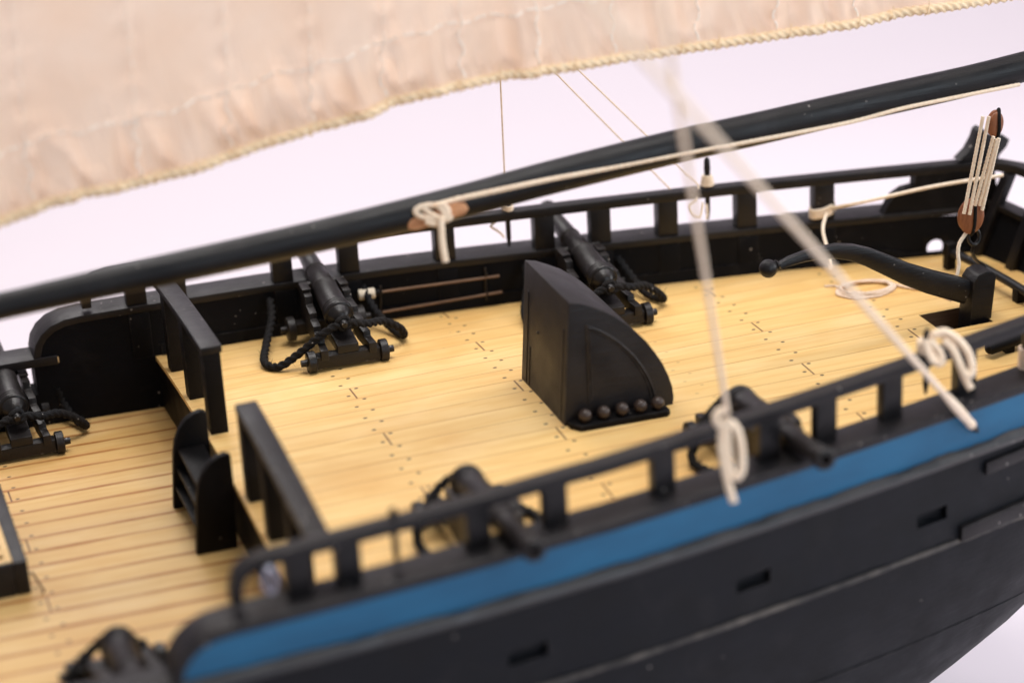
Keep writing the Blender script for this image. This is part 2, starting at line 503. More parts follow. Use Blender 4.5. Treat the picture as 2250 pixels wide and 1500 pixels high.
# sheer line of the sill (top of the solid bulwark) with its rounded fore end
SILL = [(18.6, 1.50), (16, 1.42), (12, 1.37), (6, 1.34), (0, 1.33), (-6, 1.30), (-10, 1.26), (-12.0, 1.24), (-12.6, 1.19), (-13.05, 1.03), (-13.38, 0.78), (-13.6, 0.46), (-13.7, 0.1), (-13.72, -0.3)]
def sill_z(x):
    for (x1, z1), (x0, z0) in zip(SILL, SILL[1:]):
        if x >= x0: return lerp(z0, z1, (x - x0) / (x1 - x0))
    return SILL[-1][1]
def fine(path, st=0.6):
    out = [path[0]]
    for a, b in zip(path, path[1:]):
        n = max(1, int(math.hypot(b[0] - a[0], b[1] - a[1]) / st))
        out += [(lerp(a[0], b[0], k / n), lerp(a[1], b[1], k / n)) for k in range(1, n + 1)]
    return out
def strip(path, side, o0, o1, th, bevel_r=0.0):
    m = MB(); rings = []
    for i, (x, z) in enumerate(path):
        a = path[max(0, i - 1)]; b = path[min(len(path) - 1, i + 1)]
        t = Vector((b[0] - a[0], 0, b[1] - a[1])).normalized()
        nrm = Vector((t.z, 0, -t.x))
        if i < 3 and nrm.z < 0: nrm = -nrm
        if nrm.z < -0.01: nrm = -nrm
        if nrm.x > 0.2: nrm = -nrm
        q = Vector((x, 0, z)); lo = q - nrm * th
        rings.append([Vector((q.x, side * (B(x) + o0), q.z)), Vector((q.x, side * (B(x) + o1), q.z)), Vector((lo.x, side * (B(x) + o1), lo.z)), Vector((lo.x, side * (B(x) + o0), lo.z))])
    return m.rings(rings)
for side in (1, -1):
    sb(strip(fine(SILL), side, -0.06, 1.10, 0.24), "sill_rail", M_RAIL, bev=0.035)
    sb(strip(fine([(-24, 0.06), (-12.95, 0.0)]), side, -0.08, 1.05, 0.30), "waist_rail", M_RAIL, bev=0.03)
    yy_ = side * (B(-12.95) - 0.08)
    sb(MB().box(-12.955, -12.92, min(yy_, yy_ + side * 0.1), max(yy_, yy_ + side * 0.1), -0.24, -0.06), "raw_rail_end", M_RAW, bev=0.01)

# bulwark: inner wall with gun port and hawse hole, frames
HX0, HX1, HZ0, HZ1 = 16.05, 16.85, -0.32, 0.45
for side in (1, -1):
    m = MB()
    xs = frange(-24, -13.72, 1.5) + [-13.6, -13.38, -13.05, -12.6] + frange(-12, HX0, 1.1) + [HX1] + frange(HX1, 18.3, 0.5)[1:]
    zs = [-3.0, -1.28, HZ0, HZ1, 1.14]
    idx = {}
    for lay, off in ((0, 0.0), (1, 0.12)):
        for i, x in enumerate(xs):
            top = min(1.14, sill_z(x) - 0.2) if x > -13.71 else -0.25
            for j, z in enumerate(zs):
                zz = min(z, top)
                idx[(lay, i, j)] = len(m.v)
                m.v.append(Vector((x, side * (B(x) + off), zz)))
    for lay in (0, 1):
        for i in range(len(xs) - 1):
            for j in range(4):
                if abs(xs[i] - HX0) < 1e-6 and j == 2: continue
                if xs[i + 1] <= -13.71 and j >= 1: continue
                m.f.append((idx[(lay, i, j)], idx[(lay, i + 1, j)], idx[(lay, i + 1, j + 1)], idx[(lay, i, j + 1)]))
    # gun port sill and side
    k = [i for i, x in enumerate(xs) if x <= -13.71]
    m.add([(-24, side * B(-24), -1.28), (-13.72, side * B(-13.72), -1.28), (-13.72, side * (B(-13.72) + 1.0), -1.28), (-24, side * (B(-24) + 1.0), -1.28)], [(0, 1, 2, 3)])
    m.add([(-13.72, side * B(-13.72), -1.28), (-13.72, side * B(-13.72), 0.0), (-13.72, side * (B(-13.72) + 1.0), 0.0), (-13.72, side * (B(-13.72) + 1.0), -1.28)], [(0, 1, 2, 3)])
    wall = sb(m, "bulwark", M_WALL, recalc=False)
    # plate round the hawse hole
    h = MB(); N = 24; cx, cz = (HX0 + HX1) / 2, 0.04
    for lay, off in ((0, -0.01), (1, 0.13)):
        sq, ci = [], []
        for k in range(N):
            a = 2 * math.pi * k / N + math.pi / 4
            c, s_ = math.cos(a), math.sin(a); g = 1 / max(abs(c), abs(s_))
            xx, zz = cx + c * g * 0.42, 0.065 + s_ * g * 0.40
            sq.append(Vector((xx, side * (B(xx) + off), zz)))
            xx, zz = cx + c * 0.30, cz + s_ * 0.30
            ci.append(Vector((xx, side * (B(xx) + off), zz)))
        h.v += sq + ci
    for k in range(N):
        j = (k + 1) % N
        h.f += [(k, j, N + j, N + k), (2 * N + k, 3 * N + k, 3 * N + j, 2 * N + j), (N + k, N + j, 3 * N + j, 3 * N + k)]
    sb(h, "hawse_plate", M_BLACK)
POSTS = [-10.2, -8.9, -5.4, -3.2, 0.0, 3.32, 5.2, 7.45, 10.1, 12.7]
def cap_z(x): return 2.77 + 0.016 * x
for side in (1, -1):
    for x in POSTS:
        w = 0.33
        m = MB()
        rings = []
        for z in (sill_z(x) - 0.02, cap_z(x) - 0.30):
            rings.append([Vector((x + a, side * (B(x + a) + o), z)) for a, o in ((-w, 0.03), (w, 0.03), (w, 0.45), (-w, 0.45))])
        sb(m.rings(rings), "rail_post", M_RAIL, bev=0.03)
        m = MB(); rings = []
        for z in (dk(x, B(x)) + 0.02, sill_z(x) - 0.26):
            rings.append([Vector((x + a, side * (B(x + a) + o), z)) for a, o in ((-w, -0.05), (w, -0.05), (w, 0.02), (-w, 0.02))])
        sb(m.rings(rings), "bulwark_frame", M_WALL, bev=0.015)
    # waterway strip along the deck edge
    m = MB()
    m.rings([[Vector((x, side * (B(x) - a), dk(x, B(x)) + z)) for a, z in ((0.0, -0.02), (0.0, 0.42 if x < 14.8 else 0.16), (0.06, 0.42 if x < 14.8 else 0.16), (0.075, 0.0), (0.075, -0.02))] for x in frange(-9.6, 17.6, 1.0)])
    sb(m, "waterway", M_WALL)

# cap rail, one continuous strip round the stern
def cap_path():
    P = []
    for x, z in [(-11.97, 1.42), (-11.95, 1.85), (-11.8, 2.25), (-11.5, 2.48), (-11.0, 2.575)]:
        P.append(Vector((x, B(x) + 0.23, z)))
    for x in frange(-10, 17.2, 0.8):
        P.append(Vector((x, B(x) + 0.23, cap_z(x) - 0.01)))
    for x, y in [(17.9, 5.30), (18.45, 4.95), (18.85, 4.35), (19.05, 3.5), (19.2, 2.2), (19.28, 0.8)]:
        P.append(Vector((x, y, cap_z(18.5) - 0.01)))
    return P + [Vector((p.x, -p.y, p.z)) for p in reversed(P)]
P = cap_path(); rings = []
for i, p in enumerate(P):
    T = (P[min(i + 1, len(P) - 1)] - P[max(i - 1, 0)]).normalized()
    W = Vector((-T.y, T.x, 0))
    if W.length < 0.25: W = Vector((0, 1, 0)) * (-1 if p.y < 0 else 1)
    W.normalize()
    if p.x < -10.5: W = Vector((0, 1, 0))
    elif i and W.dot(rings_w) < 0: W = -W
    rings_w = W
    Nn = T.cross(W).normalized()
    if p.x > -10.5 and Nn.z < 0: Nn = -Nn
    if p.x <= -10.5: 
        Nn = Vector((-abs(Nn.x), 0, abs(Nn.z)))
    if p.x <= -10.5 and p.y > 0 or p.x > -10.5: pass
    a, b = W * 0.24, Nn * 0.32
    rings.append([p - a, p + a, p + a - b, p - a - b])
for k in range(1, len(rings)):          # keep ring order consistent along the strip
    if (rings[k][0] - rings[k - 1][0]).length > (rings[k][1] - rings[k - 1][0]).length:
        r = rings[k]; rings[k] = [r[1], r[0], r[3], r[2]]
sb(MB().rings(rings), "cap_rail", M_RAIL, bev=0.05)

# hull sides --------------------------------------------------------------
PORTS = [(-5.0, -3.85), (1.9, 3.0), (8.02, 9.1)]
def hull_depth(x):
    return max(0.8, 11.0 - 0.03 * max(0, x - 2) ** 2)
def hull_off(x, z):
    base = B(x) + 1.0
    if x > 13: base -= (x - 13) * 0.11
    if z >= -2.95: return base + 0.03 + (0.05 if z > -1.3 else 0)
    t = min(1.0, (-2.95 - z) / hull_depth(x))
    return (base - 0.08) * math.sqrt(max(0.0, 1 - t ** 2.0))
for side in (1, -1):
    xs = sorted(set(frange(-24, -13.72, 2) + frange(-13.72, 18.6, 0.8) + [a for p in PORTS for a in p] + [p[0] + 0.5 for p in PORTS]))
    zs = [-0.2, -1.30, -1.58, -1.80, -2.02, -2.30, -2.60, -2.95]
    us = [0.0, 0.03, 0.07, 0.12, 0.18, 0.25, 0.33, 0.41, 0.5, 0.58, 0.66, 0.74, 0.81, 0.87, 0.92, 0.96, 0.985, 1.0]
    m = MB(); w = len(zs) + len(us)
    for x in xs:
        for z in zs:
            m.v.append(Vector((x, side * hull_off(x, max(z, -2.94)), z)))
        d_ = hull_depth(x)
        for u in us:
            z = -2.951 - d_ * u
            m.v.append(Vector((x, side * hull_off(x, z), z)))
    for i in range(len(xs) - 1):
        for j in range(w - 1):
            inport = any(a - 1e-6 <= xs[i] and xs[i + 1] <= b + 1e-6 for a, b in PORTS) and j in (2, 3)
            if inport or (j == 0 and xs[i + 1] <= -13.7) or (side > 0 and j == 0 and 15.7 < xs[i] < 17.4): continue
            m.f.append((i * w + j, (i + 1) * w + j, (i + 1) * w + j + 1, i * w + j + 1))
    for a, b in PORTS:                   # recesses of the small square ports
        q = []
        for dep in (0.0, 0.24):
            for x, z in ((a, -1.58), (b, -1.58), (b, -2.02), (a, -2.02)):
                q.append(Vector((x, side * (hull_off(x, z) - dep), z)))
        m.add(q, [(0, 1, 5, 4), (1, 2, 6, 5), (2, 3, 7, 6), (3, 0, 4, 7), (4, 5, 6, 7)])
    sb(m, "hull_planking", M_HULL, recalc=False, ang=28)
    # blue stripe
    m = MB(); xs2 = [-13.5, -13.3, -13.05, -12.8, -12.4] + frange(-12, HX0 - 0.3, 0.9) + frange(HX1 + 0.6, 18.6, 0.6)
    cols = []
    for x in xs2:
        top = sill_z(x) - 0.24
        if x < -12.3: top = min(top, sill_z(x + 0.22) - 0.28)
        cols.append([Vector((x, side * (B(x) + 1.04 - max(0, x - 13) * 0.11), lerp(min(top, 1.2), -0.24, t))) for t in (0, 0.33, 0.66, 1)])
    m.add([p for c in cols for p in c], [(i * 4 + j, i * 4 + 4 + j, i * 4 + 5 + j, i * 4 + 1 + j) for i in range(len(cols) - 1) for j in range(3) if not (xs2[i] < HX0 and xs2[i + 1] > HX1)])
    sb(m, "blue_stripe", M_BLUE, recalc=False)
    # moulding under the stripe with a slightly ragged painted edge
    m = MB(); rings = []
    for x in frange(-13.6, 18.6, 0.25):
        y = B(x) + 1.04 - max(0, x - 13) * 0.11
        jg = 0.018 * math.sin(x * 2.3) + random.uniform(-0.02, 0.02)
        if side > 0 and x > 15.7: break
        rings.append([Vector((x, side * (y + a), z)) for a, z in ((-0.05, 0.06 + jg), (0.03, 0.04 + jg), (0.17, -0.03), (0.23, -0.12), (0.22, -0.21), (0.16, -0.29), (0.03, -0.33), (-0.05, -0.33))])
    sb(m.rings(rings), "stripe_moulding", M_MOULD)
    # raised strakes near the stern
    for x0, pts in ((9.58, [(-2.40, -2.92)]), (10.42, [(-0.60, -1.03)])):
        zt, zb = pts[0]
        rings = []
        for x in frange(x0, 18.2, 0.7):
            rise = (x - x0) * 0.035
            rings.append([Vector((x, side * (hull_off(x, -1.0) + a), z + rise)) for a, z in ((-0.05, zt), (0.11, zt - 0.03), (0.11, zb + 0.03), (-0.05, zb))])
        sb(MB().rings(rings), "raised_strake", M_RAIL, bev=0.03)
    rings = []                             # dusty lower edge of the wale
    for x in frange(-14, 12, 0.22):
        r_ = random.uniform(0.0, 0.03)
        rings.append([Vector((x, side * (hull_off(x, -2.9) + a), -2.93 + c)) for a, c in ((-0.05, 0.12), (0.03 + 1.5 * r_, 0.08 + 1.6 * r_), (0.04 + 1.6 * r_, -0.03), (-0.05, -0.06))])
    sb(MB().rings(rings), "wale_edge", M_DUSTY)
    for zz in (-6.2,):               # planking seams
        rings = []
        for x in frange(-14, 14, 0.7):
            rings.append([Vector((x, side * (hull_off(x, zz + c) + a), zz + c)) for a, c in ((-0.03, 0.04), (0.02, 0.02), (0.02, -0.02), (-0.03, -0.04))])
        sb(MB().rings(rings), "strake_edge", M_HULL)
sb(MB().box(-24, 4, -0.25, 0.25, -14.49, -13.7), "keel", M_HULL)

# stern: transom wall, taffrail timbers, scroll panels, chock ---------------
def tx(y, z): return 17.75 + 0.30 * z + 0.45 * (1 - (y / 5.3) ** 2)
m = MB(); ys = frange(-5.3, 5.3, 0.66); zs = [-1.0, 0.0, 0.8, 1.45]
for off in (0.0, 0.25):
    m.add([(tx(y, z) + off, y, z) for y in ys for z in zs], [(i * 4 + j, i * 4 + 4 + j, i * 4 + 5 + j, i * 4 + 1 + j) for i in range(len(ys) - 1) for j in range(3)])
k = len(ys) * 4
m.f += [(i * 4 + 3, i * 4 + 7, k + i * 4 + 7, k + i * 4 + 3) for i in range(len(ys) - 1)]
sb(m, "transom", M_WALL, recalc=False)
m = MB(); rings = []
for y in ys: rings.append([Vector((tx(y, 1.45) + a, y, z)) for a, z in ((-0.15, 1.45), (0.4, 1.45), (0.4, 1.65), (-0.15, 1.65))])
sb(m.rings(rings), "transom_rail", M_RAIL, bev=0.03)
for y in (-4.9, -3.1, -1.1, 1.1, 3.1, 4.9):
    m = MB(); rings = []
    for z in (-0.2, 1.0, 2.7):
        rings.append([Vector((tx(y, z) - 0.1 + a, y * (1 - 0.03 * z) + c, z)) for a, c in ((-0.12, -0.22), (0.2, -0.22), (0.2, 0.22), (-0.12, 0.22))])
    sb(m.rings(rings), "stern_timber", M_RAIL, bev=0.03)
for side in (1, -1):
    poly = [(14.7, 1.40), (14.85, 1.75), (15.05, 2.05), (15.35, 2.25), (15.72, 2.33), (15.75, 2.75), (18.3, 2.8), (18.5, 1.42)]
    m = MB(); n = len(poly)
    vs = [Vector((x, side * (B(x) + o - max(0, x - 17) * 0.1), z)) for o in (0.05, 0.40) for x, z in poly]
    m.add(vs, [tuple(range(n)), tuple(range(2 * n - 1, n - 1, -1))] + [(i, i + n, (i + 1) % n + n, (i + 1) % n) for i in range(n)])
    sb(m, "scroll_panel", M_BLACK)
    pl = [(2100, 350), (2122, 328), (2136, 302), (2142, 284), (2150, 277), (2163, 288), (2178, 300), (2196, 292), (2212, 303), (2204, 320), (2190, 336), (2184, 352)]
    q = [aty(a, c, 5.55) for a, c in pl]
    q = [Vector((p.x, side * p.y, p.z)) for p in q]
    sb(MB().prism3(q, (0, 0.45, 0)), "stern_chock", M_RAIL, bev=0.05)

# ------------------------------------------------------------------ companion hatch with shot rack
hatch = thing("companion_hatch", "tall black wooden companion hatch with a curved back standing on the quarterdeck", "hatch", (0, 0, 0))
arc = [(0.30, 3.86), (0.62, 3.78), (0.99, 3.60), (1.38, 3.39), (1.72, 3.14), (2.06, 2.85), (2.38, 2.51), (2.68, 2.16), (2.93, 1.78), (3.17, 1.36), (3.35, 0.93), (3.46, 0.55), (3.50, 0.22), (3.47, 0.02)]
body = [(0.0, -0.03), (0.0, 0.02)] + arc + [(3.47, -0.05)]
m = MB(); n = len(body)
m.prism(body, 'y', -1.85, 1.85)
m.build("body", M_HOOD, hatch, bev=0.022, ang=30)
for s_ in (-1, 1):                       # moulded quarter-round panel on each side
    inner = [(0.80, 0.55), (0.80, 3.08)] + [(lerp(0.80, a, 0.77), lerp(0.3, c, 0.80)) for a, c in arc[2:-1]] + [(2.86, 0.55)]
    m = MB()
    m.tube([(a, s_ * 1.85, c) for a, c in inner], 0.042, n=8, smooth=False)
    m.tube([(lerp(1.6, a, 0.9), s_ * 1.85, lerp(1.3, c, 0.92)) for a, c in inner], 0.025, n=6, smooth=False)
    m.build("side_panel", M_HOOD, hatch)
m = MB()
lean = lambda z: 0.30 * z / 3.86
for yv, hgt in ((-1.5, 2.9), (1.45, 3.0), (1.2, 1.3)):
    m.rings([[Vector((lean(z) - 0.022, yv - 0.045, z)), Vector((lean(z) - 0.022, yv + 0.045, z)), Vector((lean(z) + 0.02, yv + 0.045, z)), Vector((lean(z) + 0.02, yv - 0.045, z))] for z in (0.05, hgt)])
m.lathe([(0, 0.05), (0.03, 0.045), (0.05, 0.02)], (0.16, 0.55, 2.0), (-1, 0, 0), 12)
m.build("door_frame", M_HOOD, hatch, bev=0.01)
rk = MB()
rk.prism([(0.08, -1.86), (0.08, -2.1), (0.32, -2.42), (3.0, -2.55), (3.12, -2.45), (3.12, -1.86)], 'z', -0.06, 0.15)
rk.build("shot_rack", M_BLACK, hatch, bev=0.05)
for k, xk in enumerate((0.55, 1.12, 1.69, 2.26, 2.80)):
    word = ("nearest the door end", "second from the door end", "middle one of the row of five", "fourth from the door end", "at the far curved-back end")[k]
    c = Vector((xk, -2.14 - 0.035 * k, 0.15 + 0.185))
    tag(MB().ball((c.x, c.y, c.z), 0.20).build("cannonball", M_SHOT), "small brown cannonball in the rack beside the hatch, " + word, "cannonball", "shot in the rack on the hatch side")

# ------------------------------------------------------------------ breast rails at the break of the deck
def breast_rail(y0, y1, legs, label):
    t = thing("breast_rail", label, "railing", (-9.35, (y0 + y1) / 2, dk(-9.35, (y0 + y1) / 2)), 0, "breast rails at the break of the quarterdeck")
    o = Vector((-9.35, (y0 + y1) / 2, dk(-9.35, (y0 + y1) / 2)))
    m = MB(); rings = []
    for y in frange(y0, y1, 0.9):
        z = dk(-9.35, y) + 2.83
        rings.append([Vector((x, y, zz)) - o for x, zz in ((-9.73, z), (-9.10, z), (-9.10, z - 0.24), (-9.73, z - 0.24))])
    m.rings(rings).build("top_bar", M_RAIL, t, bev=0.04)
    for ly in legs:
        z = dk(-9.35, ly)
        MB().box(-9.70 - o.x, -9.16 - o.x, ly - 0.27 - o.y, ly + 0.27 - o.y, z + 0.0 - o.z, z + 2.62 - o.z).build("leg", M_BLACK, t, bev=0.035)
    return t
breast_rail(2.15, 9.75, (2.45, 5.45, 8.25), "black breast rail running under the boom, the one farther from the blue stripe")
breast_rail(-9.75, -2.05, (-2.32, -4.6, -7.3), "black breast rail running out to the rail above the blue stripe, the blurred one")

# ------------------------------------------------------------------ ladder down to the lower deck
lo = Vector((-10.4, 0.25, dl(-10.4, 0.25)))
ladder = thing("ladder", "short black round-topped ladder from the lower deck up to the quarterdeck", "ladder", lo)
sidep = [(-11.14, dl(-11.1, 0) + 0.0), (-9.95, dl(-10, 0) + 0.0), (-9.86, -0.3), (-9.86, 0.95), (-10.02, 1.02), (-10.25, 0.97), (-10.5, 0.82), (-10.72, 0.56), (-10.88, 0.2), (-10.97, -0.25)]
for y in (-1.3, 1.8):
    m = MB().prism([(a - lo.x, c - lo.z) for a, c in sidep], 'y', y - 0.11 - lo.y, y + 0.11 - lo.y)
    m.build("side_board", M_BLACK, ladder, bev=0.03)
for k, z in enumerate((-1.35, -0.75, -0.15)):
    x0 = -11.02 + 0.10 * k
    MB().box(x0 - lo.x, -10.05 - lo.x, -1.18 - lo.y, 1.68 - lo.y, z - lo.z, z + 0.13 - lo.z).build("tread", M_BLACK, ladder, bev=0.02)

# ------------------------------------------------------------------ grating hatch on the lower deck (left edge)
go = Vector((-18, 0.8, dl(-17, 0.8)))
gr = thing("grating_hatch", "wooden grating in a black frame on the lower deck at the picture's edge", "hatch grating", go)
m = MB()
X0, X1, Y0, Y1, ZT = -20.0, -15.88, -1.72, 3.4, 1.0
for b in ((X1 - 0.40, X1, Y0, Y1), (X0, X0 + 0.40, Y0, Y1), (X0 + 0.40, X1 - 0.40, Y0, Y0 + 0.14), (X0 + 0.40, X1 - 0.40, Y1 - 0.14, Y1)):
    m.box(b[0] - go.x, b[1] - go.x, b[2] - go.y, b[3] - go.y, -0.03, ZT)
m.build("coaming", M_RAIL, gr, bev=0.06)
m = MB()
for k in range(9):
    y = Y0 + 0.28 + k * 0.56
    m.box(X0 + 0.41 - go.x, X1 - 0.41 - go.x, y - 0.13 - go.y, y + 0.13 - go.y, ZT - 0.25, ZT - 0.02)
for k in range(7):
    x = X1 - 0.49 - k * 0.50
    m.box(x - 0.10 - go.x, x + 0.10 - go.x, Y0 + 0.15 - go.y, Y1 - 0.15 - go.y, ZT - 0.24, ZT - 0.015)
m.build("grating", M_RAW, gr, bev=0.015)
MB().box(X0 + 0.45 - go.x, X1 - 0.45 - go.x, Y0 + 0.2 - go.y, Y1 - 0.2 - go.y, -0.02, 0.05).build("hatch_floor", M_STAFF, gr)
p0 = Vector((-15.78, -1.45, dl(-15.8, -1.4) + 0.5)); p1 = Vector((-15.55, -1.85, dl(-15.6, -1.8) + 0.03))
tag(MB().tube([p0, p1], 0.035, n=8).build("thin_stick", M_STAFF), "thin brown stick leaning against the black grating frame on the lower deck", "stick")

# ------------------------------------------------------------------ cannons
def make_cannon():
    t = thing("cannon", "x", "cannon", (0, 0, 0), 0, "black cannons on truck carriages")
    el = math.radians(7.4)
    ax = Vector((0, math.cos(el), math.sin(el)))
    o = Vector((0, 0.78, 1.50))
    prof = [(-0.80, 0.02), (-0.79, 0.09), (-0.73, 0.135), (-0.66, 0.145), (-0.58, 0.12), (-0.53, 0.075), (-0.46, 0.08), (-0.42, 0.16), (-0.36, 0.24), (-0.27, 0.31), (-0.16, 0.37), (-0.10, 0.395), (-0.09, 0.44),
            (-0.04, 0.48), (0.06, 0.485), (0.09, 0.455), (0.13, 0.455), (0.15, 0.47), (0.20, 0.47), (0.22, 0.44), (0.28, 0.44), (0.30, 0.455), (0.35, 0.455), (0.37, 0.43), (1.75, 0.40), (1.77, 0.415), (1.85, 0.415), (1.87, 0.385),
            (3.0, 0.335), (3.02, 0.355), (3.10, 0.355), (3.12, 0.325), (4.75, 0.265), (4.77, 0.285), (4.83, 0.285), (4.85, 0.262), (5.05, 0.27), (5.25, 0.31), (5.36, 0.325), (5.43, 0.30), (5.46, 0.25), (5.46, 0.135), (5.40, 0.12), (4.6, 0.12), (4.59, 0.01)]
    b = MB().lathe(prof, o, ax, 36)
    b.lathe([(-0.74, 0.12), (0.74, 0.12)], o + ax * 2.35 + Vector((0, 0, -0.05)), (1, 0, 0), 16)
    b.build("barrel", M_IRON, t, ang=40)
    for s_ in (-1, 1):
        pr = [(-0.32, 0.46), (-0.32, 0.80), (0.25, 0.82), (0.27, 0.98), (0.85, 1.0), (0.87, 1.18), (1.45, 1.2), (1.47, 1.40), (2.15, 1.45), (2.17, 1.72), (2.95, 1.80), (3.5, 1.74), (3.52, 0.46), (1.9, 0.46), (1.5, 0.62), (1.0, 0.46)]
        m = MB(); n = len(pr)
        xi = lambda y: lerp(0.66, 0.44, (y + 0.32) / 3.84)
        vs = [Vector((s_ * (xi(y) + d), y, z)) for d in (0.0, 0.24) for y, z in pr]
        m.add(vs, [tuple(range(n)), tuple(range(2 * n - 1, n - 1, -1))] + [(i, i + n, (i + 1) % n + n, (i + 1) % n) for i in range(n)])
        m.build("cheek", M_IRON, t, bev=0.02)
        cs = MB(); cs.box(s_ * 0.62 - 0.14, s_ * 0.62 + 0.14, 2.45, 3.05, 1.78, 1.86)
        cs.build("cap_square", M_IRON, t, bev=0.02)
        for y, r in ((0.0, 0.36), (2.95, 0.40)):
            MB().lathe([(-0.13, r - 0.03), (-0.11, r), (0.11, r), (0.13, r - 0.03)], (s_ * 1.17, y, r), (1, 0, 0), 20).build("truck_wheel", M_IRON, t, ang=40)
    for y, r in ((0.0, 0.36), (2.95, 0.40)):
        m = MB().box(-1.03, 1.03, y - 0.22, y + 0.22, r - 0.2, r + 0.2)
        m.build("axletree", M_IRON, t, bev=0.025)
        m = MB()
        for s_ in (-1, 1): m.lathe([(0, 0.12), (0.20, 0.11), (0.21, 0.06)], (s_ * 1.305, y, r), (s_, 0, 0), 12)
        m.build("axle_end", M_IRON, t)
    m = MB().prism([(-0.25, 0.58), (-0.25, 0.86), (1.1, 1.02), (1.1, 0.58)], 'x', -0.34, 0.34)
    m.build("quoin", M_IRON, t, bev=0.03)
    return t
gun = make_cannon()
GUNS = [  # x, |y| of rear axle, side, turn, label, rope label
    (-4.50, 5.55, 1, -0.035, "black cannon on the quarterdeck, barrel passing under the boom, beside the ramrods", "tarred breeching rope looped on the deck round the cannon under the boom", dk),
    (4.05, 4.35, 1, -0.02, "black cannon pointing out through the far rail, half hidden behind the curved companion hatch", "fuzzy tarred breeching rope behind the curved companion hatch", dk),
    (-14.72, 7.5, 1, 0.0, "black cannon on the lower deck by the rounded rail end", "tarred breeching rope of the cannon by the rounded rail end on the lower deck", dl),
    (-4.50, 5.55, -1, 0.0, "blurred black cannon, muzzle out over the blue stripe, between hatch and breast rail", "tarred breeching rope of the blurred cannon between hatch and breast rail", dk),
    (4.12, 4.35, -1, 0.0, "black cannon with its muzzle out over the blue stripe beside the long hanging rope loop", "tarred breeching rope of the cannon beside the long hanging rope loop", dk),
    (-14.45, 6.7, -1, 0.0, "very blurred black cannon at the bottom edge, ahead of the blue stripe", "blurred tarred breeching rope of the cannon at the bottom edge", dl)]
def fuzz(m, P, r, num, ln):
    for _ in range(num):
        p = P[random.randrange(len(P))]
        d = Vector((random.gauss(0, 1), random.gauss(0, 1), random.gauss(0, 1))).normalized()
        e = Vector((random.gauss(0, 1), random.gauss(0, 1), random.gauss(0, 1))).normalized() * 0.009
        a = p + d * r * 0.8; c = a + (d + Vector((random.gauss(0, .5), random.gauss(0, .5), random.gauss(0, .5)))) * ln * random.uniform(0.4, 1)
        m.add([a - e, a + e, c], [(0, 1, 2)])
for k, (gx, gy, side, turn, lab, rlab, zf) in enumerate(GUNS):
    g = gun if k == 0 else copy_tree(gun)
    base = Vector((gx, side * gy, zf(gx, gy + 0.6)))
    slope = math.atan(2 * 0.37314 * gy / 64)
    rz = turn + (0 if side > 0 else math.pi)
    Rm = Matrix.Rotation(rz, 4, 'Z') @ Matrix.Rotation(-slope * 0.35, 4, 'X')
    g.location = base * S
    g.rotation_euler = Rm.to_euler()
    g["label"] = lab
    T = Matrix.Translation(base) @ Rm
    ropes = [(-1.55, 3.9, 1.15), (-1.75, 3.2, 0.75), (-2.25, 2.1, 0.28), (-2.45, 1.1, 0.16), (-2.1, 0.55, 0.17), (-1.45, 0.42, 0.55), (-0.75, 0.22, 1.12), (-0.28, 0.18, 1.36), (-0.1, 0.2, 1.28), (0.12, 0.18, 1.30), (0.3, 0.2, 1.38), (0.85, 0.35, 1.2), (1.45, 0.75, 1.02), (1.95, 0.95, 0.62), (2.2, 1.3, 0.2), (2.0, 2.1, 0.16), (1.75, 3.0, 0.55), (1.6, 3.9, 1.1)]
    if side < 0:
        ropes = [(p[0] * 0.74, p[1], p[2]) for p in ropes]
    if k == 2:
        ropes = [(p[0], min(p[1], 2.5 + 0.05 * p[1]), p[2]) for p in ropes]
    pts = [T @ Vector((p[0] + random.uniform(-.06, .06), p[1], p[2])) for p in ropes]
    m = MB(); m.tube(pts, 0.12, n=14, step=0.05, pitch=0.75, depth=0.32)
    fuzz(m, spline(pts, 0.1), 0.12, 700, 0.20)
    ring = [T @ Vector((0.2 * math.cos(a), 0.25 + 0.05 * math.sin(2 * a), 1.40 + 0.17 * math.sin(a))) for a in [2 * math.pi * i / 14 for i in range(15)]]
    m.tube(ring, 0.09, n=8, step=0.06)
    tag(m.build("breeching_rope", M_TAR, ang=60), rlab, "rope", "breeching ropes of the cannons")

# ------------------------------------------------------------------ rammers on the far bulwark
def wallp(px, py, off=-0.18): return atbul(px, py, 1, off)
def staff(pa, pb, label, head=None):
    t = thing("gun_tool" if head else "ramrod", label, "ramrod", pa, 0)
    m = MB().tube([Vector((0, 0, 0)), pb - pa], 0.045, n=10)
    m.build("staff", M_STAFF, t)
    if head:
        d = (pa - pb).normalized()
        MB().lathe([(0.0, 0.03), (0.02, 0.12), (0.12, 0.12), (0.2, 0.05)], d * 0.05, d, 14).build("collar", M_BLACK, t)
        MB().lathe([(0.0, 0.15), (0.03, 0.18), (0.52, 0.18), (0.55, 0.15)], d * 0.22, d, 18).build("sponge", M_PLUG, t)
    return t
staff(wallp(838, 641), wallp(1097, 606), "brown ramrod with a white sponge head, upper one on the dark bulwark", True)
staff(wallp(838, 686), wallp(1103, 641), "plain brown ramrod, lower one on the dark bulwark near the deck")
for (pa, pb, lab) in (((836, 628), (836, 700), "small black hook bracket holding the ramrods, beside the white sponge head"), ((1066, 588), (1068, 660), "small black hook bracket holding the ramrods at their bare ends")):
    a, b = wallp(*pa, -0.1), wallp(*pb, -0.1)
    m = MB().tube([a, b], 0.04, n=8)
    for q in (0.18, 0.80):
        c = a.lerp(b, q); m.tube([c, c + Vector((0, -0.14, -0.02)), c + Vector((0, -0.16, 0.08))], 0.03, n=8, step=0.04)
    tag(m.build("ramrod_bracket", M_IRON), lab, "bracket", "brackets of the ramrods")

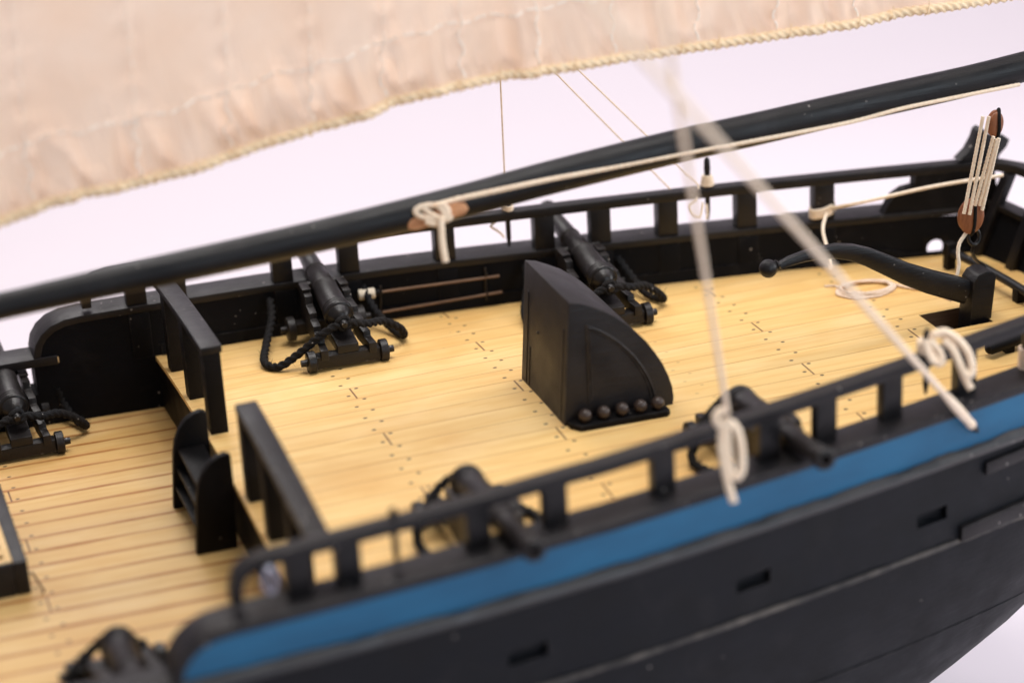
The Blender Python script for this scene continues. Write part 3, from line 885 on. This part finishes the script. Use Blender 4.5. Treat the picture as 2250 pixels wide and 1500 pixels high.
# ------------------------------------------------------------------ rudder head and tiller
ro = Vector((14.75, 0.0, -1.9))
rud = thing("rudder", "black rudder head with a long curved tiller ending in a ball", "tiller", ro)
m = MB()
m.prism([(14.28 - ro.x, 0), (14.98 - ro.x, 0), (15.28 - ro.x, 3.30), (15.15 - ro.x, 3.44), (14.9 - ro.x, 3.5), (14.62 - ro.x, 3.42), (14.45 - ro.x, 3.2)], 'y', -0.36, 0.40)
m.build("rudder_head", M_RAIL, rud, bev=0.06)
tt = [(1712, 584), (1735, 573), (1765, 563), (1800, 555), (1835, 551), (1870, 554), (1905, 564), (1945, 581), (1990, 601), (2040, 618), (2090, 631), (2122, 640)]
hw = [7, 9, 10.5, 12.5, 15, 17, 19, 21, 23, 25, 26, 26]
rings = []
pc = [aty(a, c, 0.0) for a, c in tt]
for i, p in enumerate(pc):
    T = (pc[min(i + 1, len(pc) - 1)] - pc[max(0, i - 1)]).normalized()
    up = Vector((-T.z, 0, T.x)); up = up if up.z > 0 else -up
    h = hw[i] / 72.0 * 1.05; wd = lerp(0.12, 0.22, i / 11)
    rings.append([p + up * h * b_ + Vector((0, a_ * wd, 0)) - ro for a_, b_ in ((-1, -0.8), (-1, 0.7), (-0.7, 1), (0.7, 1), (1, 0.7), (1, -0.8), (0.7, -1), (-0.7, -1))])
fr = []
for i in range(len(rings) - 1):
    for k in range(3): fr.append([a.lerp(c, k / 3) for a, c in zip(rings[i], rings[i + 1])])
fr.append(rings[-1])
tl = MB().rings(fr).build("tiller_arm", M_RAIL, rud, ang=50)
kc = aty(1688, 590, 0.0) - ro
kb = MB().ball(kc, 0.285, 16); kb.lathe([(0, 0.12), (0.05, 0.17), (0.1, 0.12)], kc + Vector((0.24, 0, 0.06)), (1, 0, 0.15), 14)
kb.build("tiller_knob", M_RAIL, tl)

# ------------------------------------------------------------------ horse (traveller bar) ahead of the transom
ho = Vector((16.3, 2.2, dk(16.3, 2.2)))
horse = thing("sheet_horse", "low black traveller bar lying across the deck ahead of the transom", "traveller bar", ho)
m = MB(); bar = [Vector((16.15, 4.35, 0.42)), Vector((16.3, 2.9, 0.52)), Vector((16.5, 1.2, 0.48)), Vector((16.75, -0.6, 0.34)), Vector((16.9, -2.4, 0.28)), Vector((16.9, -3.9, 0.2))]
m.tube([p - ho for p in bar], 0.15, n=12)
m.build("bar", M_RAIL, horse)
for x, y, h in ((16.15, 4.1, 0.95), (16.62, 0.45, 0.45), (16.9, -3.6, 0.4)):
    MB().box(x - 0.17 - ho.x, x + 0.17 - ho.x, y - 0.16 - ho.y, y + 0.16 - ho.y, dk(x, y) - ho.z, dk(x, y) + h - ho.z).build("foot", M_BLACK, horse, bev=0.03)

# ------------------------------------------------------------------ boom, cleat, outhaul, sail
bm_pts = [aty(a, c, 0.0) for a, c in ((-160, 708), (0, 673), (250, 617), (667, 526), (1000, 446), (1206, 391), (1490, 321), (1646, 287), (1900, 229), (2125, 179), (2250, 147), (2400, 110), (2800, 14))]
bt = MB()
P = spline(bm_pts, 0.8)
BR = [(-18, 0.36), (-15, 0.38), (-12, 0.43), (-7, 0.465), (0, 0.50), (5, 0.485), (8, 0.48), (13, 0.455), (15, 0.485), (19, 0.55)]
def brad(t):
    x = -17.5 + 36 * t
    for (x0, r0_), (x1, r1_) in zip(BR, BR[1:]):
        if x <= x1: return lerp(r0_, r1_, (x - x0) / (x1 - x0))
    return BR[-1][1]
bt.tube(bm_pts, brad, n=32, step=0.5)
boom = thing("boom", "long thick black boom slanting across the picture above the decks", "spar", bm_pts[6])
bt.v = [q - bm_pts[6] for q in bt.v]
bt.build("spar", M_SPAR, boom)
# cleat lashed to the boom
cd = 65.72
ca = [(895, 497), (900, 482), (925, 470), (962, 462), (1000, 446), (1022, 446), (1030, 458), (1022, 470), (990, 480), (955, 494), (915, 505), (899, 504)]
q = [at(a, c, cd) for a, c in ca]
cl = MB().prism3(q, (0.08, 0.30, -0.10)).build("boom_cleat", M_CLEAT, bev=0.07)
tag(cl, "tan wooden cleat lashed under the boom with a cream rope wound round it", "cleat")
RP = lambda L, d: [at(a, c, d(i / (len(L) - 1)) if callable(d) else d) for i, (a, c) in enumerate(L)]
m = MB()
out = [(2240, 186), (2145, 205), (2060, 222), (1975, 240), (1875, 267), (1750, 292), (1646, 311), (1515, 335), (1383, 361), (1290, 379), (1205, 395), (1110, 415), (1021, 434), (975, 446), (950, 452)]
pts = []
for a, c in out:
    p = aty(a, c, -0.46); pts.append(p)
m.tube(pts, lambda t: 0.06 + 0.018 * t, n=9, step=0.06, pitch=0.30, depth=0.2)
for L in ([(952, 450), (925, 455), (912, 465), (925, 476), (955, 482), (975, 478), (972, 462), (960, 452)], [(965, 448), (985, 462), (975, 485), (955, 492), (935, 487)], [(930, 458), (955, 475), (985, 482), (990, 472)], [(975, 447), (978, 470), (966, 490)]):
    m.tube(RP(L, cd - 0.24), 0.085, n=9, step=0.06, pitch=0.34, depth=0.2)
m.tube(RP([(968, 478), (970, 505), (972, 535), (976, 560), (979, 576)], cd - 0.34), 0.10, n=9, step=0.06, pitch=0.36, depth=0.2)
tag(m.build("outhaul_rope", M_ROPE, ang=60), "cream rope stretched along the boom, its short tail hanging from the tan cleat", "rope")

# sail: cloth grid above the boom, loose-footed
foot_px = [(-220, 520), (-80, 502), (0, 487), (150, 432), (300, 400), (450, 360), (600, 310), (750, 265), (850, 230), (950, 200), (1100, 170), (1275, 140), (1425, 117), (1575, 95), (1725, 72), (1875, 50), (2025, 20), (2150, 2), (2300, -22), (2450, -50), (2900, -140)]
FOOT = spline([aty(a, c, 0.25) for a, c in foot_px], 0.11)
sail = thing("sail", "large peach coloured cloth sail with stitched seams above the boom", "sail", FOOT[len(FOOT) // 2])
so = FOOT[len(FOOT) // 2]
from mathutils import noise as mn
nv = 92; H = 8.6
def seam_x(): return [aty(a, c, 0.25).x for a, c in ((72, 450), (308, 400), (510, 340), (690, 285), (850, 230), (1018, 190), (1180, 155), (1350, 130), (1530, 100), (1700, 76), (1880, 50))]
SX = seam_x()
def sail_y(x, v):
    y = 0.10 * mn.noise(Vector((x * 0.22, v * 0.16, 3.1))) * min(1, v / 2.0) * 3
    tab = 1.75
    g = math.exp(-(v / 2.1) ** 2) * (1 - math.exp(-(v / 0.25) ** 2) * 0.6)
    sl = x + 0.22 * v
    w = (1 - 2.2 * abs(mn.noise(Vector((sl * 0.95, v * 0.28, 7.7))))) * 0.6 + 0.55 * mn.noise(Vector((sl * 2.9 + 9, v * 0.55, 1.2)))
    am = 0.55 + 0.45 * mn.noise(Vector((x * 0.3, 0, 4)))
    y += 0.92 * w * g * am * (1.35 if x < 0 else 0.8)
    y += 0.20 * mn.noise(Vector((sl * 0.8, v * 0.15, 11))) * math.exp(-((v - 1.9) / 1.6) ** 2)
    y += 0.16 * mn.noise(Vector((sl * 0.55, v * 0.10, 21)))
    for sx in SX:
        d = x - sx - 0.03 * v
        y += -0.045 * math.exp(-(d / 0.10) ** 2) + 0.055 * math.exp(-((d - 0.20) / 0.13) ** 2)
        y += 0.05 * math.exp(-(d / 0.4) ** 2) * mn.noise(Vector((sx, v * 1.3, 2)))
        y += 0.04 * math.exp(-(d / 0.25) ** 2) * math.sin(v * 7 + sx)
    y += 0.03 * math.exp(-((v - tab) / 0.06) ** 2)
    y += 0.02 * mn.noise(Vector((x * 5, v * 3.3, 0)))
    return y
m = MB()
vv = [H * (j / nv) ** 1.5 for j in range(nv + 1)]
for i, p in enumerate(FOOT):
    for v in vv:
        m.v.append(Vector((p.x, p.y + sail_y(p.x, v), p.z + v)) - so)
w = nv + 1
m.f = [(i * w + j, (i + 1) * w + j, (i + 1) * w + j + 1, i * w + j + 1) for i in range(len(FOOT) - 1) for j in range(nv)]
m.build("cloth", M_SAIL, sail, recalc=False, ang=180)
m = MB(); m.tube([p + Vector((0, sail_y(p.x, 0) - 0.10, -0.02)) - so for p in FOOT[::4]], 0.130, n=14, step=0.05, pitch=0.80, depth=0.42)
m.build("bolt_rope", M_BOLT, sail, ang=60)
m = MB()
for i in range(12, len(FOOT) - 4, 10):          # marling stitches round the foot rope
    p = FOOT[i]; c = p + Vector((0, sail_y(p.x, 0) - 0.10, -0.02)) - so
    m.tube([c + Vector((0.02, -0.10, 0.30)), c + Vector((0.0, -0.13, 0.14)), c + Vector((-0.05, -0.17, -0.02)), c + Vector((-0.08, -0.02, -0.16))], 0.022, n=6, step=0.06)
m.build("marling", M_BOLT, sail)
m = MB()
def sp(x, v): 
    i = min(range(len(FOOT)), key=lambda k: abs(FOOT[k].x - x)); p = FOOT[i]
    return Vector((x, p.y + sail_y(x, v) - 0.018, p.z + v)) - so
def dashes(fn, t0, t1, on, gap, r):
    t = t0
    while t < t1:
        L_ = on * random.uniform(0.8, 1.2)
        m.tube([fn(t), fn(t + L_ / 2) + Vector((0, -0.02, 0)), fn(t + L_)], r, n=5, step=0.08)
        t += L_ + gap * random.uniform(0.7, 1.4)
dashes(lambda x: sp(x, 1.75 + 0.05 * math.sin(x * 5.1) + 0.05 * mn.noise(Vector((x * 2, 0, 0)))), -17, 9.0, 0.36, 0.09, 0.032)
for sx in SX:
    dashes(lambda v: sp(sx + 0.03 * v + 0.05 * math.sin(v * 8) * (1.6 if v < 1.7 else 0.7), v), 0.15, 1.75, 0.24, 0.05, 0.032)
    dashes(lambda v: sp(sx + 0.03 * v + 0.03 * math.sin(v * 8), v), 1.85, 8.3, 0.22, 0.14, 0.018)
m.build("stitching", M_STITCH, sail)

# ------------------------------------------------------------------ main tackle at the stern
B1 = atx(2133, 475, 15.9); B2 = at(2187, 274, B1.x * 0 + 72.6)
d1 = 72.9
B1 = at(2133, 475, 73.6); B2 = at(2186, 272, 72.6)
def block(c, label, sx=0.40, sz=0.56, tilt=0.12):
    t = thing("pulley_block", label, "pulley block", c, 0, "red brown pulley blocks of the stern tackle")
    t.rotation_euler = (0.0, tilt, -0.25)
    for s_ in (-1, 1):
        MB().ball((0, s_ * 0.11, 0), 1.0, 18, (sx, 0.15, sz)).build("cheek_piece", M_BLOCK, t)
    MB().ball((0, 0, 0), 1.0, 14, (sx * 0.8, 0.09, sz * 0.85)).build("sheave", M_BLOCK, t)
    st = MB(); L = [(0.07 * 0, -0.0, 0)]
    ring = [Vector((0.06 + 0.03 * math.sin(a * 2), (0.29) * math.cos(a), (sz + 0.05) * math.sin(a))) for a in [2 * math.pi * i / 20 for i in range(21)]]
    st.tube(ring, 0.055, n=8, step=0.06)
    st.build("strop", M_TAR, t)
    return t
block(B1, "red brown pulley block with a black strop, lower one of the tackle above the tiller")
block(B2, sx=0.24, sz=0.42, label="red brown pulley block at the top of the stern tackle lines, partly behind them")
m = MB()
for (a0, c0, a1, c1) in ((2118, 470, 2160, 256), (2130, 472, 2173, 256), (2142, 452, 2183, 300), (2152, 452, 2190, 306), (2158, 462, 2195, 304)):
    m.tube([at(a0, c0, 73.2), at((a0 + a1) / 2, (c0 + c1) / 2, 72.8), at(a1, c1, 72.3)], 0.058, n=8, step=0.05, pitch=0.26, depth=0.2)
m.tube(RP([(2130, 502), (2120, 516), (2108, 535), (2105, 558), (2107, 580), (2103, 605)], lambda t: 73.8), 0.06, n=8, step=0.05, pitch=0.26, depth=0.2)
tag(m.build("tackle_lines", M_ROPE, ang=60), "bundle of cream lines running between the two red brown blocks at the stern", "rope")
hk = MB(); c = at(2140, 520, 74.2)
ring = [c + Vector((0.2 * math.cos(a), 0.05 * math.sin(a), 0.25 * math.sin(a))) for a in [2 * math.pi * i / 16 for i in range(17)]]
hk.tube(ring, 0.06, n=8, step=0.06)
hk.tube([c + Vector((0, 0, -0.22)), c + Vector((0.05, 0.1, -0.7)), Vector((16.4, 2.2, 0.5))], 0.06, n=8)
tag(hk.build("tackle_hook", M_IRON), "small black iron ring and hook below the lower red brown block", "hook")

# ------------------------------------------------------------------ rigging lines
def line(name, pts, r, label, mat, group=None, pitch=0.0, n=8, step=0.08):
    m = MB(); m.tube(pts, r, n=n, step=step, pitch=pitch, depth=0.2)
    return tag(m.build(name, mat, ang=60), label, "rope", group)
# two heavy lines in front, made fast to the near side
e2 = atbul(2146, 945, -1, 1.16); u2 = at(1543, 272, 50.6); u2 = u2 + (u2 - e2) * 0.75
dn = (e2 - u2).normalized()
m = MB(); m.tube([e2 - dn * 0.5, u2], 0.088, n=10, step=0.09, pitch=0.45, depth=0.18)
dn = (e2 - u2).normalized()
m.tube([e2 - dn * 2.6, e2 - dn * 1.6, e2 - dn * 0.9, e2 - dn * 0.45], lambda t: 0.10 + 0.035 * math.sin(t * 3.0), n=12, step=0.06, pitch=0.5, depth=0.12)
m.lathe([(0, 0.12), (0.1, 0.14), (0.2, 0.13), (0.26, 0.08)], e2 - dn * 0.62, dn, 14)
tag(m.build("heavy_line", M_ROPE, ang=60), "thick cream line slanting past the tiller to a whipped point on the blue stripe", "rope", "heavy lines made fast to the near rail")
tag(MB().lathe([(0.0, 0.11), (0.35, 0.10), (0.5, 0.07), (0.56, 0.02)], e2 - dn * 0.46, dn, 10).build("eye_bolt", M_IRON), "dark metal eye bolt in the blue stripe at the whipped rope end", "eye bolt")
pn = Vector((1.93, -(B(1.93) + 0.24), 3.05))
u1 = at(1482, 180, 52.0); e1 = at(1598, 905, 60.1)
u1 = u1 + (u1 - e1) * 0.5
m = MB(); m.tube([u1, e1], 0.072, n=10, step=0.09, pitch=0.42, depth=0.18)
tag(m.build("heavy_line", M_ROPE, ang=60), "cream line dropping almost upright past the curved hatch to the looped coil", "rope", "heavy lines made fast to the near rail")
m = MB()
for L in ([(1598, 900), (1582, 903), (1572, 915), (1578, 932), (1592, 938), (1606, 930)], [(1600, 915), (1588, 935), (1586, 985), (1594, 1035), (1602, 1070), (1612, 1104)], [(1600, 925), (1618, 940), (1628, 975), (1631, 1015), (1627, 1042), (1615, 1048), (1606, 1030), (1600, 985), (1598, 940)]):
    m.tube(RP(L, 60.05), 0.105, n=10, step=0.07, pitch=0.46, depth=0.18)
tag(m.build("hanging_rope_coil", M_ROPE, ang=60), "long cream rope loop hanging over the black rail in front of a cannon muzzle", "rope coil", "rope coils hung on the rail pins")
def pin(x, side, label, top=1.05, bot=0.9):
    c = Vector((x, side * (B(x) + 0.24), cap_z(x)))
    m = MB().lathe([(-bot - 0.3, 0.04), (-bot, 0.085), (0.0, 0.095), (0.06, 0.12), (0.14, 0.12), (0.25, 0.085), (top * 0.6, 0.115), (top - 0.12, 0.10), (top, 0.03)], c, (0, 0, 1), 14)
    tag(m.build("belaying_pin", M_RAIL), label, "belaying pin", "belaying pins in the cap rails")
    return c
p1 = pin(2.18, 1, "black belaying pin hanging in the far rail gap beside the cannon behind the hatch", 0.35, 1.0)
p2 = pin(8.86, 1, "black belaying pin standing up from the far rail, tied with thin thread")
p3 = pin(8.72, -1, "dark belaying pin in the near rail wound with a thick cream rope coil", 0.75, 0.95)
p4 = pin(-7.6, -1, "blurred belaying pin in the near rail gap, forward of the blurred cannon", 0.1, 1.0)
p5 = pin(1.95, -1, "black belaying pin hidden behind the long hanging rope loop on the near rail", 0.55, 1.0)
# thick coil on the near rail
m = MB(); D2 = 64.55
c3 = p3
for k in range(3):
    ring = [c3 + Vector((0.19 * math.cos(a), 0.19 * math.sin(a), 0.10 + 0.11 * k + 0.02 * math.sin(a))) for a in [2 * math.pi * i / 12 for i in range(13)]]
    m.tube(ring, 0.09, n=9, step=0.06, pitch=0.4, depth=0.18)
for L, dd in (([(2042, 742), (2060, 734), (2080, 742), (2096, 768), (2108, 800), (2120, 830), (2134, 854)], -0.3), ([(2050, 735), (2075, 728), (2100, 742), (2122, 765), (2134, 792), (2136, 815), (2128, 826), (2116, 815), (2104, 788), (2090, 762), (2074, 748)], -0.42), ([(2036, 750), (2040, 768), (2052, 788), (2062, 799), (2070, 795), (2066, 775), (2052, 757), (2042, 748)], -0.4), ([(2033, 745), (2035, 762), (2044, 785), (2053, 797)], -0.45)):
    m.tube(RP(L, D2 + dd), 0.105, n=10, step=0.07, pitch=0.46, depth=0.18)
tag(m.build("hanging_rope_coil", M_ROPE, ang=60), "thick cream rope wound on a pin, hung over the near rail by the rudder", "rope coil", "rope coils hung on the rail pins")
# thin threads behind the boom
TG = "thin threads behind the boom"
line("thread", [at(1094, 60, 72.5), at(1100, 190, 73.4), at(1112, 462, 76.9)], 0.028, "single thin tan thread dropping upright behind the boom to the far rail", M_TAN, TG)
line("thread", [at(1130, 60, 73.0), at(1225, 165, 74.2), at(1472, 415, 77.3)], 0.026, "slanting thin tan thread behind the boom, the lower of the parallel pair", M_TAN, TG)
line("thread", [at(1175, 60, 73.0), at(1277, 160, 74.2), at(1535, 408, 77.3)], 0.026, "slanting thin tan thread behind the boom, the upper of the parallel pair", M_TAN, TG)
m = MB()
for k in range(4):
    ring = [p2 + Vector(((0.14 + .02 * k) * math.cos(a), (0.14 + .02 * k) * math.sin(a), 0.36 - 0.09 * k)) for a in [2 * math.pi * i / 12 for i in range(13)]]
    m.tube(ring, 0.05, n=6, step=0.06)
m.tube(RP([(1535, 408), (1528, 440), (1515, 452), (1522, 470), (1535, 478), (1541, 462), (1544, 445)], 77.6), 0.045, n=6)
m.tube(RP([(1552, 448), (1554, 470), (1552, 482)], 77.7), 0.04, n=6)
tag(m.build("thread_hitch", M_TAN, ang=60), "thin pale thread hitched round the belaying pin standing on the far rail", "thread", "thread hitches on the far rail")
m = MB()
for k in range(3):
    ring = [p1 + Vector((0.16 * math.cos(a), 0.30 * math.sin(a), 0.07 + 0.06 * k)) for a in [2 * math.pi * i / 12 for i in range(13)]]
    m.tube(ring, 0.04, n=6, step=0.06)
m.tube(RP([(1088, 488), (1078, 497), (1088, 504), (1100, 512), (1108, 522)], 77.0), 0.045, n=6)
tag(m.build("thread_hitch", M_TAN, ang=60), "thin pale thread hitched on the far rail under the upright thread", "thread", "thread hitches on the far rail")
# tan line made fast round a far rail post and led aft
pc_ = Vector((12.7, B(12.7) + 0.24, 1.72))
m = MB()
for k in range(4):
    ring = [pc_ + Vector((0.42 * math.cos(a), 0.30 * math.sin(a), -0.14 + 0.085 * k + 0.09 * math.cos(a))) for a in [2 * math.pi * i / 16 for i in range(17)]]
    m.tube(ring, 0.055, n=8, step=0.06)
m.tube([pc_ + Vector((0.2, -0.3, 0.1)), at(1900, 443, 77.3), at(2050, 410, 77.0), at(2205, 385, 76.6)], 0.06, n=8)
m.tube([pc_ + Vector((0, -0.32, -0.05)), at(1808, 505, 77.6), at(1818, 548, 76.9), at(1826, 590, 76.6)], 0.055, n=8)
tag(m.build("lashing_line", M_TAN, ang=60), "tan line wound round a far rail post and led back to the stern rail", "rope")
# flat coil on the deck
m = MB()
c0 = Vector((12.72, 3.55, dk(12.7, 3.5)))
for k in range(5):
    r = 0.88 - 0.035 * k
    ring = [c0 + Vector((1.15 * r * math.cos(a) + random.uniform(-.02, .02), 0.80 * r * math.sin(a) + random.uniform(-.02, .02), 0.05 + 0.035 * k * abs(math.cos(a / 2 + 0.3 * k)))) for a in [2 * math.pi * i / 22 for i in range(23)]]
    m.tube(ring, 0.042, n=7, step=0.06)
kn = atdeck(1852, 632, 0.1)
for k in range(3):
    m.tube([kn + Vector((-.18, 0.05 * k, .02)), kn + Vector((-.02, -.12, .14)), kn + Vector((.16, -.05 + .05 * k, .05)), kn + Vector((.02, .12, .1))], 0.05, n=7, step=0.06)
m.tube([kn, atdeck(1835, 628, 0.04), atdeck(1812, 629, 0.03)], 0.045, n=7)
m.tube([c0 + Vector((0.95, 0.1, 0.05)), atdeck(1985, 630, 0.05), atdeck(2040, 640, 0.04), atdeck(2090, 660, 0.03)], 0.05, n=7)
tag(m.build("deck_rope_coil", M_PALE, ang=60), "pale flat rope coil lying on the quarterdeck under the curved tiller", "rope coil")
# kevel and wrapped rope at the near rail, right edge
a, c = atdeck(2168, 768, 0.30), atdeck(2262, 735, 0.30)
m = MB()
d = (c - a); nrm = Vector((-d.y, d.x, 0)).normalized()
m.lathe([(0, 0.06), (0.05, 0.15), (0.16, 0.2), (d.length - 0.16, 0.2), (d.length, 0.1)], a, d, 14)
m.box(-0.15, 0.15, -0.15, 0.15, -0.36, 0.0, Matrix.Translation(a.lerp(c, 0.5)))
tag(m.build("kevel", M_BLACK), "black rounded kevel bar low on the deck seen through the near rail gap", "kevel")
m = MB(); pc_ = Vector((12.75, -(B(12.7) + 0.24), 1.75))
for k in range(6):
    ring = [pc_ + Vector((0.42 * math.cos(a), 0.32 * math.sin(a), -0.28 + 0.11 * k + 0.12 * math.cos(a + 0.4))) for a in [2 * math.pi * i / 16 for i in range(17)]]
    m.tube(ring, 0.075, n=8, step=0.06, pitch=0.4)
tag(m.build("post_lashing", M_PALE, ang=60), "pale rope lashing wound round the near rail post at the picture edge", "rope")
# polished ring on the near rail end
c = at(593, 1275, 56.4)
m = MB()
ring = [c + Vector((0.15 * math.cos(a), 0.02, 0.33 * math.sin(a))) for a in [2 * math.pi * i / 18 for i in range(19)]]
m.tube(ring, 0.07, n=8, step=0.06)
t = NT("polished_steel"); MST = t.done((0.36, 0.36, 0.42), 0.35, 0.5, 1.0)
tag(m.build("metal_ring", MST), "small blurred steel ring hanging under the forward end of the near cap rail", "ring")
